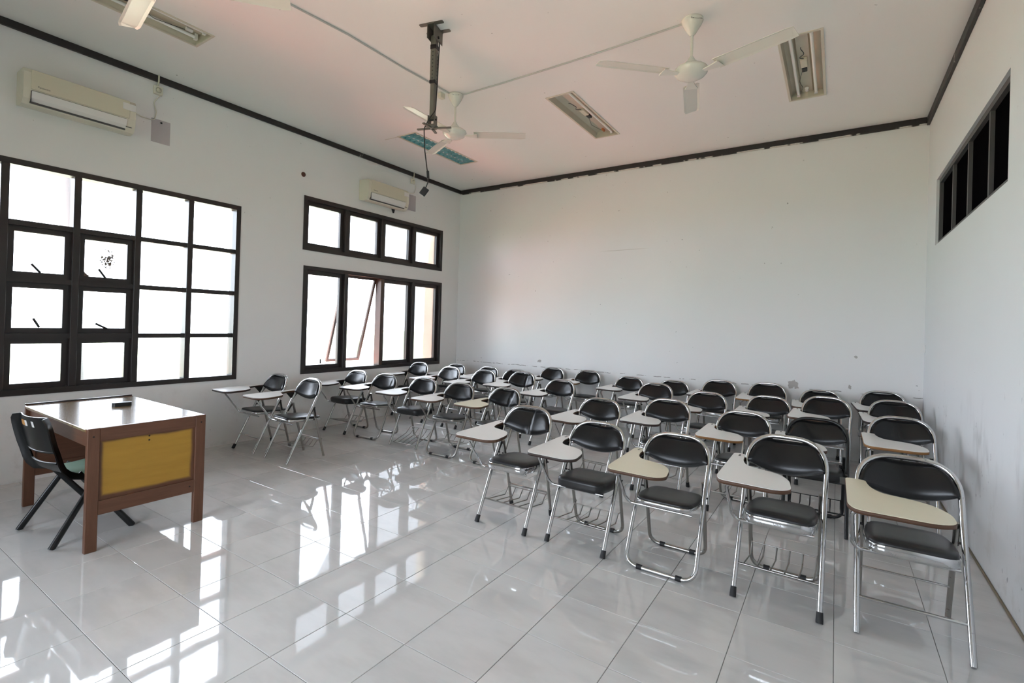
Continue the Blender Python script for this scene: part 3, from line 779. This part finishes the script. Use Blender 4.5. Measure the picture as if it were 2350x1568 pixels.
U = [-1+2*i/NX for i in range(NX+1)]
rim([(0, u) for u in U]); rim([(SN-1, u) for u in U]); rim([(k, -1) for k in range(SN)]); rim([(k, 1) for k in range(SN)])
obj('shell', mb, M_shell, tch)
mb = MB()
mb.tube([shell_pt(5, u, .006) for u in U if abs(u) < .80], .007, 6); mb.tube([shell_pt(7, u, .006) for u in U if abs(u) < .72], .007, 6)
obj('slot_rim', mb, M_shell, tch)
def cushion(ks, us, th):
    mb = MB(); n = len(us); vs = []; m = len(ks)
    for k in ks:
        for u in us: vs.append(shell_pt(k, u, -.003-th*(1-(abs(u)/max(us))**4)*(0 if k in (ks[0], ks[-1]) else 1)))
    return mb.add(vs, [(a*n+i, a*n+i+1, (a+1)*n+i+1, (a+1)*n+i) for a in range(m-1) for i in range(n-1)], True)
US = [-.8+1.6*i/12 for i in range(13)]
obj('seat_cushion', cushion(list(range(9, 15)), US, .03), M_green, tch)
obj('back_cushion', cushion(list(range(0, 5)), [u*.9 for u in US], .022), M_green, tch)
def leg2(x0, y0, x1, y1, z1):
    return MB().tube([(x0, y0, .0), (x0*.97+x1*.03, y0*.97+y1*.03, .012), (x1, y1, z1)], [.019, .02, .018], 10, sq=.62, up=(1, 0, 0))
for a in ((-.252, .172, -.20, .42, .40), (.270, .132, .19, .42, .40), (-.20, .62, -.18, .30, .41), (.285, .575, .18, .30, .41)): obj('leg', leg2(*a), M_shell, tch)
obj('sticker', MB().add([shell_pt(2, -.25, .0088), shell_pt(2, .25, .0088), shell_pt(1, .25, .0088), shell_pt(1, -.25, .0088)], [(0, 1, 2, 3)]), M_white, tch)
s2 = obj('sticker', MB().add([shell_pt(2, -.5, .0088), shell_pt(2, -.25, .0088), shell_pt(1, -.25, .0088), shell_pt(1, -.5, .0088)], [(0, 1, 2, 3)]), M_orange, tch); s2['label'] = 'orange end of the sticker'

# ------------------------------------------------------------------ ceiling fans
FZ = 3.415
def fan(x, y, base, label):
    f = empty('ceiling_fan', (x, y, H), label=label, cat='ceiling fan', group='three-blade ceiling fans')
    d = FZ-H
    obj('canopy', cached('fcan', lambda: MB().lathe([(.0, 0), (.078, 0), (.080, -.012), (.066, -.045), (.030, -.105), (.016, -.122), (.012, -.125)], 28).mesh('canopy')), M_fan, f)
    obj('rod', cached('frod', lambda: MB().tube([(0, 0, -.12), (0, 0, -.30)], .0105, 12).mesh('rod')), M_fan, f)
    obj('coupling', cached('fcup', lambda: MB().lathe([(.011, -.28), (.016, -.288), (.030, -.315), (.066, -.352), (.070, -.358)], 28).mesh('coupling')), M_fan, f)
    obj('motor', cached('fmot', lambda: MB().lathe([(.0, -.356), (.072, -.358), (.100, -.366), (.118, -.380), (.124, -.394), (.122, -.398), (.120, -.410), (.104, -.430), (.080, -.444), (.075, -.445), (.070, -.449), (.04, -.456), (0, -.458)], 32).mesh('motor')), M_fan, f)
    def blade():
        mb = MB(); n = 12; hw = .062; rows = []
        for k in range(n+1):
            r = .20+.54*k/n; w = hw if k < n else hw*.82
            rows.append([(r, -w, d+.001), (r, -w*.72, d+.006), (r, w*.72, d-.010), (r, w, d-.016)])
        vs = [p for row in rows for p in row]+[(p[0], p[1], p[2]+.004) for row in rows for p in row]; m = len(rows)*4
        fs = []
        for k in range(n):
            for i in range(3):
                q = (k*4+i, k*4+i+1, k*4+i+5, k*4+i+4); fs += [q[::-1], tuple(m+j for j in q)]
            fs += [(k*4, k*4+4, m+k*4+4, m+k*4), (k*4+3, m+k*4+3, m+k*4+7, k*4+7)]
        for i in range(3): fs += [(i, m+i, m+i+1, i+1), (n*4+i, n*4+i+1, m+n*4+i+1, m+n*4+i)]
        return mb.add(vs, fs).mesh('blade')
    def iron():
        mb = MB(); o_ = [(.095, -.016), (.17, -.030), (.235, -.050), (.235, .050), (.17, .030), (.095, .016)]
        return mb.prism(o_, d-.022, d-.014).mesh('blade_iron')
    for k in range(3):
        b = obj('blade', cached('fblade', blade), M_fan, f); b.rotation_euler = (0, 0, math.radians(base+120*k))
        obj('blade_iron', cached('firon', iron), M_fan, b)
    return f
fa = fan(.627, .40, 50, 'cream ceiling fan nearest the desk, cut by the top edge of view')
fb = fan(.630, 3.16, 33, 'cream ceiling fan partly behind the projector pole')
fc = fan(3.010, 3.095, 102.5, 'cream ceiling fan between the two open lamp trays')
for f, sz in ((fb, .018), (fc, .022)):
    t = obj('brand_mark', text_mesh('Panasonic', sz), M_ink, f)
    t.location = (.045, -.054, -.026); t.rotation_euler = (math.radians(65), 0, math.radians(38))

# ------------------------------------------------------------------ recessed lamps
def lamp(i, label, louver=False, tubes=(-.075, .075), gear=True):
    x, y = LIGHTS[i]
    f = empty('ceiling_lamp', (x, y, H), label=label, cat='ceiling lamp', group='recessed fluorescent lamps')
    hw, hl = LW/2, LL/2
    mb = MB()
    for a in ((-hw, hw, -hl, -hl+.02), (-hw, hw, hl-.02, hl), (-hw, -hw+.02, -hl+.02, hl-.02), (hw-.02, hw, -hl+.02, hl-.02)): mb.box(*a, -.006, .004)
    obj('rim', mb, M_lamp, f)
    xs = [(-hw+.014, .004), (-hw+.03, .06), (-.06, .085), (-.045, .062), (.045, .062), (.06, .085), (hw-.03, .06), (hw-.014, .004)]
    if louver: xs = [(-hw+.014, .004), (-.13, .05), (-.08, .085), (0, .06), (.08, .085), (.13, .05), (hw-.014, .004)]
    mb = MB(); n = len(xs)
    vs = [(a, s*(hl-.014), z) for s in (-1, 1) for a, z in xs]
    mb.add(vs, [(k, k+1, n+k+1, n+k) for k in range(n-1)]); mb.add(vs, [tuple(range(n)), tuple(range(n, 2*n))])
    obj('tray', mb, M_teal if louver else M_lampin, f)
    for tx in tubes:
        t = obj('tube', MB().tube([(tx, -hl+.06, .034), (tx, hl-.06, .034)], .014, 10), M_tube, f)
        for s in (-1, 1): obj('lamp_holder', MB().box(tx-.014, tx+.014, s*(hl-.05)-.012, s*(hl-.05)+.012, .012, .062), M_white, t)
    if louver:
        for k in range(15):
            yy_ = -hl+.02+(LL-.04)*(k+.5)/15
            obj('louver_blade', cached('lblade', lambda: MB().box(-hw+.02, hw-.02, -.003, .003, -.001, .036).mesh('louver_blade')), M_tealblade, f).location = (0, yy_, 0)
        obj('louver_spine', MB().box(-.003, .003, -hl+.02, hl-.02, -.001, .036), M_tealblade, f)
        obj('loose_trim', MB().tube([(-hw, -hl+.01, -.006), (-hw-.16, -hl-.05, -.03)], .006, 5, sq=.4), M_lamp, f)
    elif gear:
        obj('ballast', MB().box(-.026, .028, -.12, .03, .03, .062, .004), M_cream2, f)
        obj('starter', MB().tube([(.0, hl-.16, .035), (.0, hl-.11, .035)], .016, 10), M_copper if i == 2 else M_white, f)
        obj('ballast_cover', MB().box(-.02, .02, .05, .13, .035, .062, .003), M_black, f)
        obj('wire', MB().tube(fillet([(0, -.12, .045), (-.03, -.2, .02), (.015, -.27, .012), (-.01, -.36, .02), (-.005, -.42, .0)], .05, 4), .003, 5), M_black, f)
        obj('wire', MB().tube(fillet([(-.02, .13, .05), (-.05, .28, .02), (-.03, .45, .03), (-.04, .55, .05)], .05, 4), .0022, 5), M_black, f)
    return f
lamp(0, 'open lamp tray at upper left, crossed by a fan blade')
lamp(1, 'recessed lamp with louver grid in painted teal sky reflection, below the projector pole fan', True)
lamp(2, 'open lamp tray with single tube and loose wires, mid ceiling', tubes=(.07,))
lamp(3, 'open lamp tray with two tubes, near the right wall corner')

# ------------------------------------------------------------------ projector mount, cable, ceiling conduits
pm = empty('projector_mount', (1.238, 2.150, H), math.radians(14), label='grey telescopic projector pole hanging from the ceiling without projector', cat='projector mount')
for yy_ in (-.062, .062): obj('ceiling_plate', MB().prism(round_outline([(-.105, -.019), (.105, -.019), (.105, .019), (-.105, .019)], .012, 3), -.004, 0).box(.0, .0, 0, 0, 0, 0), M_greymetal, pm).location = (0, yy_, 0)
mb = MB(); mb.box(-.032, -.027, -.075, .075, -.115, -.004, .002); mb.box(.027, .032, -.075, .075, -.115, -.004, .002); mb.box(-.032, .032, -.08, .08, -.010, -.004)
obj('swivel_bracket', mb, M_greymetal, pm)
obj('swivel_bolt', MB().tube([(-.04, 0, -.085), (.04, 0, -.085)], .012, 8), M_black, pm)
obj('upper_pole', MB().box(-.024, .024, -.024, .024, -.44, -.07, .004), M_greymetal, pm)
obj('lower_pole', MB().box(-.020, .020, -.020, .020, -.735, -.40, .004), M_greymetal, pm)
for z in (-.155, -.44, -.165): obj('collar', MB().box(-.026, .026, -.026, .026, z-.016, z+.012, .003), M_black, pm)
mb = MB()
for k in range(8): mb.box(.0235, .0255, .004, .012, -.42+.03*k, -.411+.03*k)
for k in range(8): mb.box(-.004, .004, -.0255, -.0235, -.42+.03*k, -.411+.03*k)
tag(obj('adjuster_hole', mb, M_black, pm), kind='stuff')
mb = MB(); mb.box(-.03, -.024, -.028, .028, -.79, -.71, .002); mb.box(.024, .03, -.028, .028, -.79, -.71, .002); mb.box(-.03, .03, -.028, .028, -.80, -.787)
obj('tilt_bracket', mb, M_greymetal, pm)
obj('tilt_bolt', MB().tube([(-.038, 0, -.745), (.038, 0, -.745)], .008, 7), M_black, pm)
obj('hub_plate', MB().lathe([(0, -.80), (.05, -.80), (.052, -.806), (0, -.808)], 20), M_greymetal, pm)
for a, l in ((8, .16), (100, .10), (185, .13), (262, .12)):
    o = obj('arm', MB().box(.02, l, -.011, .011, -.818, -.808, .002), M_greymetal, pm); o.rotation_euler = (0, 0, math.radians(a))
px, py = 1.238, 2.150
mb = MB().tube(fillet([(px+.050, py+.005, H-.13), (px+.047, py, H-.25), (px+.042, py, H-.45), (px+.040, py-.01, H-.68), (px+.03, py-.068, H-.76), (px-.03, py-.062, H-.83), (px-.035, py-.04, H-1.0), (px-.006, py-.03, H-1.19), (px+.005, py-.03, H-1.245), (px-.028, py-.025, H-1.295)], .06, 5), .0046, 7)
cb = tag(obj('video_cable', mb, M_black), 'black video cable with plug dangling from the projector pole', 'cable')
obj('ferrite_core', MB().tube([(px-.006, py-.03, H-1.165), (px+.001, py-.03, H-1.225)], .011, 8), M_black, cb)
pl_ = MB().box(-.026, .026, -.009, .009, -.034, .034, .004); pl = obj('plug', pl_, M_black, cb); pl.location = (px-.046, py-.022, H-1.322); pl.rotation_euler = (0, math.radians(35), math.radians(35))
def conduit(name, pts, label):
    return tag(obj(name, MB().tube([(x, y, H-.006) for x, y in pts], .0085, 6), M_conduit), label, 'conduit')
conduit('cable_conduit', [(.60, .48), (.50, 1.33), (.557, 1.84), (.565, 2.49), (.605, 3.09)], 'thin white ceiling conduit running between the two fans on desk side')
conduit('cable_conduit', [(.70, 3.185), (1.20, 3.185), (1.73, 3.172), (2.206, 3.152), (2.93, 3.105)], 'thin white ceiling conduit crossing to the fan near right lamp')
tag(obj('junction_box', MB().box(.50, .55, 3.02, 3.09, H-.055, H, .005), M_cream), 'small cream junction box on ceiling behind the projector pole', 'junction box')

# ------------------------------------------------------------------ air conditioners, sockets, papers on the window wall
def aircon(y0, y1, z0, z1, label, sticker):
    a = empty('air_conditioner', (XL, (y0+y1)/2, z0), label=label, cat='air conditioner', group='wall air conditioners above the windows')
    w = (y1-y0)/2; h = z1-z0; dpt = .20
    prof = [(0, 0.02), (.09, 0), (.155, .008), (.188, .05), (dpt, .13), (dpt, h-.03), (dpt-.02, h), (0, h)]
    mb = MB(); n = len(prof); vs = [(x, s*w, z) for s in (-1, 1) for x, z in prof]
    mb.add(vs, [tuple(range(n)), tuple(range(n, 2*n))[::-1]]+[(k, n+k, n+(k+1) % n, (k+1) % n) for k in range(n)])
    obj('body', mb, M_cream, a)
    obj('front_panel', MB().box(dpt-.001, dpt+.007, -w+.045, w-.05, .125, h-.006, .003), M_cream2, a)
    fl = MB(); pr = [(.172, .030), (.192, .058), (.2055, .112)]
    vs = [(x+e, s*(w-.06)-.01, z) for e in (0, .004) for s in (-1, 1) for x, z in pr]
    fl.add(vs, [(0, 3, 4, 1), (1, 4, 5, 2), (6, 7, 10, 9), (7, 8, 11, 10), (0, 1, 7, 6), (1, 2, 8, 7), (3, 9, 10, 4), (4, 10, 11, 5), (0, 6, 9, 3), (2, 5, 11, 8)])
    obj('louver_flap', fl, M_white, a)
    mb = MB(); mb.box(.160, .182, -w+.045, w-.075, .018, .030); mb.box(.200, .2035, -w+.05, w-.075, .112, .1165); mb.box(.178, .2005, -w+.046, -w+.050, .03, .114)
    obj('outlet_gap', mb, M_ink, a)
    t = obj('brand_mark', text_mesh('Panasonic', .020), M_ink, a); t.location = (dpt+.0075, -w+.125, .155); t.rotation_euler = (math.radians(90), 0, math.radians(90))
    if sticker: obj('sticker', MB().box(dpt-.0005, dpt+.0085, w-.105, w-.005, h-.09, h-.03), M_white, a)
    obj('indicator', MB().box(.190, .1985, w-.075, w-.03, .045, .05), M_ink, a)
    return a
aircon(.308, 1.085, 3.125, 3.415, 'cream wall air conditioner above the large grid window', True)
aircon(3.885, 4.675, 3.135, 3.435, 'cream wall air conditioner above the small back windows', True)
def socket(y, z, pipe_y, label):
    s = empty('power_socket', (XL, y, z), label=label, cat='socket', group='sockets high on the window wall')
    obj('box', MB().box(0, .035, -.038, .038, -.042, .042, .004), M_cream, s)
    obj('socket_face', swap_xz(MB().lathe([(0, .004), (.02, .004), (.022, 0), (.026, 0)], 16), lambda a, b, c: (.035+c, a, b)), M_cream2, s)
    obj('conduit', MB().tube([(.012, pipe_y, .04), (.04, pipe_y, H-z-.065), (.040, pipe_y, H-z-.004)], .008, 7), M_cream2, s)
    return s
s1 = socket(1.33, 3.675, -.005, 'cream power socket beside the air conditioner over the grid window')
s2_ = socket(4.935, 3.68, .0, 'cream power socket beside the back air conditioner')
tag(obj('power_cable', MB().tube(fillet([(XL+.012, 1.10, 3.40), (XL+.008, 1.20, 3.37), (XL+.008, 1.31, 3.37), (XL+.008, 1.325, 3.46), (XL+.008, 1.30, 3.55), (XL+.02, 1.345, 3.63)], .04, 4), .0045, 6), M_cream), 'cream cable from desk-side air conditioner to its socket', 'cable')
tag(obj('power_cable', MB().tube(fillet([(XL+.012, 4.68, 3.42), (XL+.008, 4.85, 3.47), (XL+.008, 4.985, 3.50), (XL+.008, 5.02, 3.60), (XL+.02, 4.96, 3.68)], .05, 4), .0035, 6), M_cream), 'cream cable from back air conditioner to its socket', 'cable')
def paper(y0, y1, z0, z1, label):
    p = tag(obj('paper_sheet', MB().box(XL, XL+.0025, y0, y1, z0, z1), M_paper), label, 'paper', 'paper sheets taped beside the air conditioners')
    obj('pin', MB().box(XL+.002, XL+.008, (y0+y1)/2-.006, (y0+y1)/2+.010, z1-.035, z1-.02), M_black, p)
paper(1.286, 1.455, 3.162, 3.395, 'grey paper sheet on wall right of desk-side air conditioner')
paper(4.70, 5.03, 3.215, 3.465, 'grey paper sheet on wall right of back air conditioner')
o = tag(obj('wall_plug', swap_xz(MB().lathe([(0, .02), (.02, .018), (.03, .006), (.032, 0)], 12), lambda a, b, c: (XL+c, 2.99+a, 3.28+b)), M_redbrown), 'small brown round fitting on wall between the windows', 'fitting')
tag(obj('switch_plate', MB().box(XR-.008, XR, 6.07, 6.15, 1.27, 1.36, .002), M_white), 'small white switch plate on right wall beside the back corner', 'switch')
tag(obj('drain_stub', MB().tube([(XL+.05, 4.50, 3.15), (XL+.05, 4.505, 3.085)], [.03, .012], 8), M_black), 'short black drain stub under the back air conditioner', 'pipe')
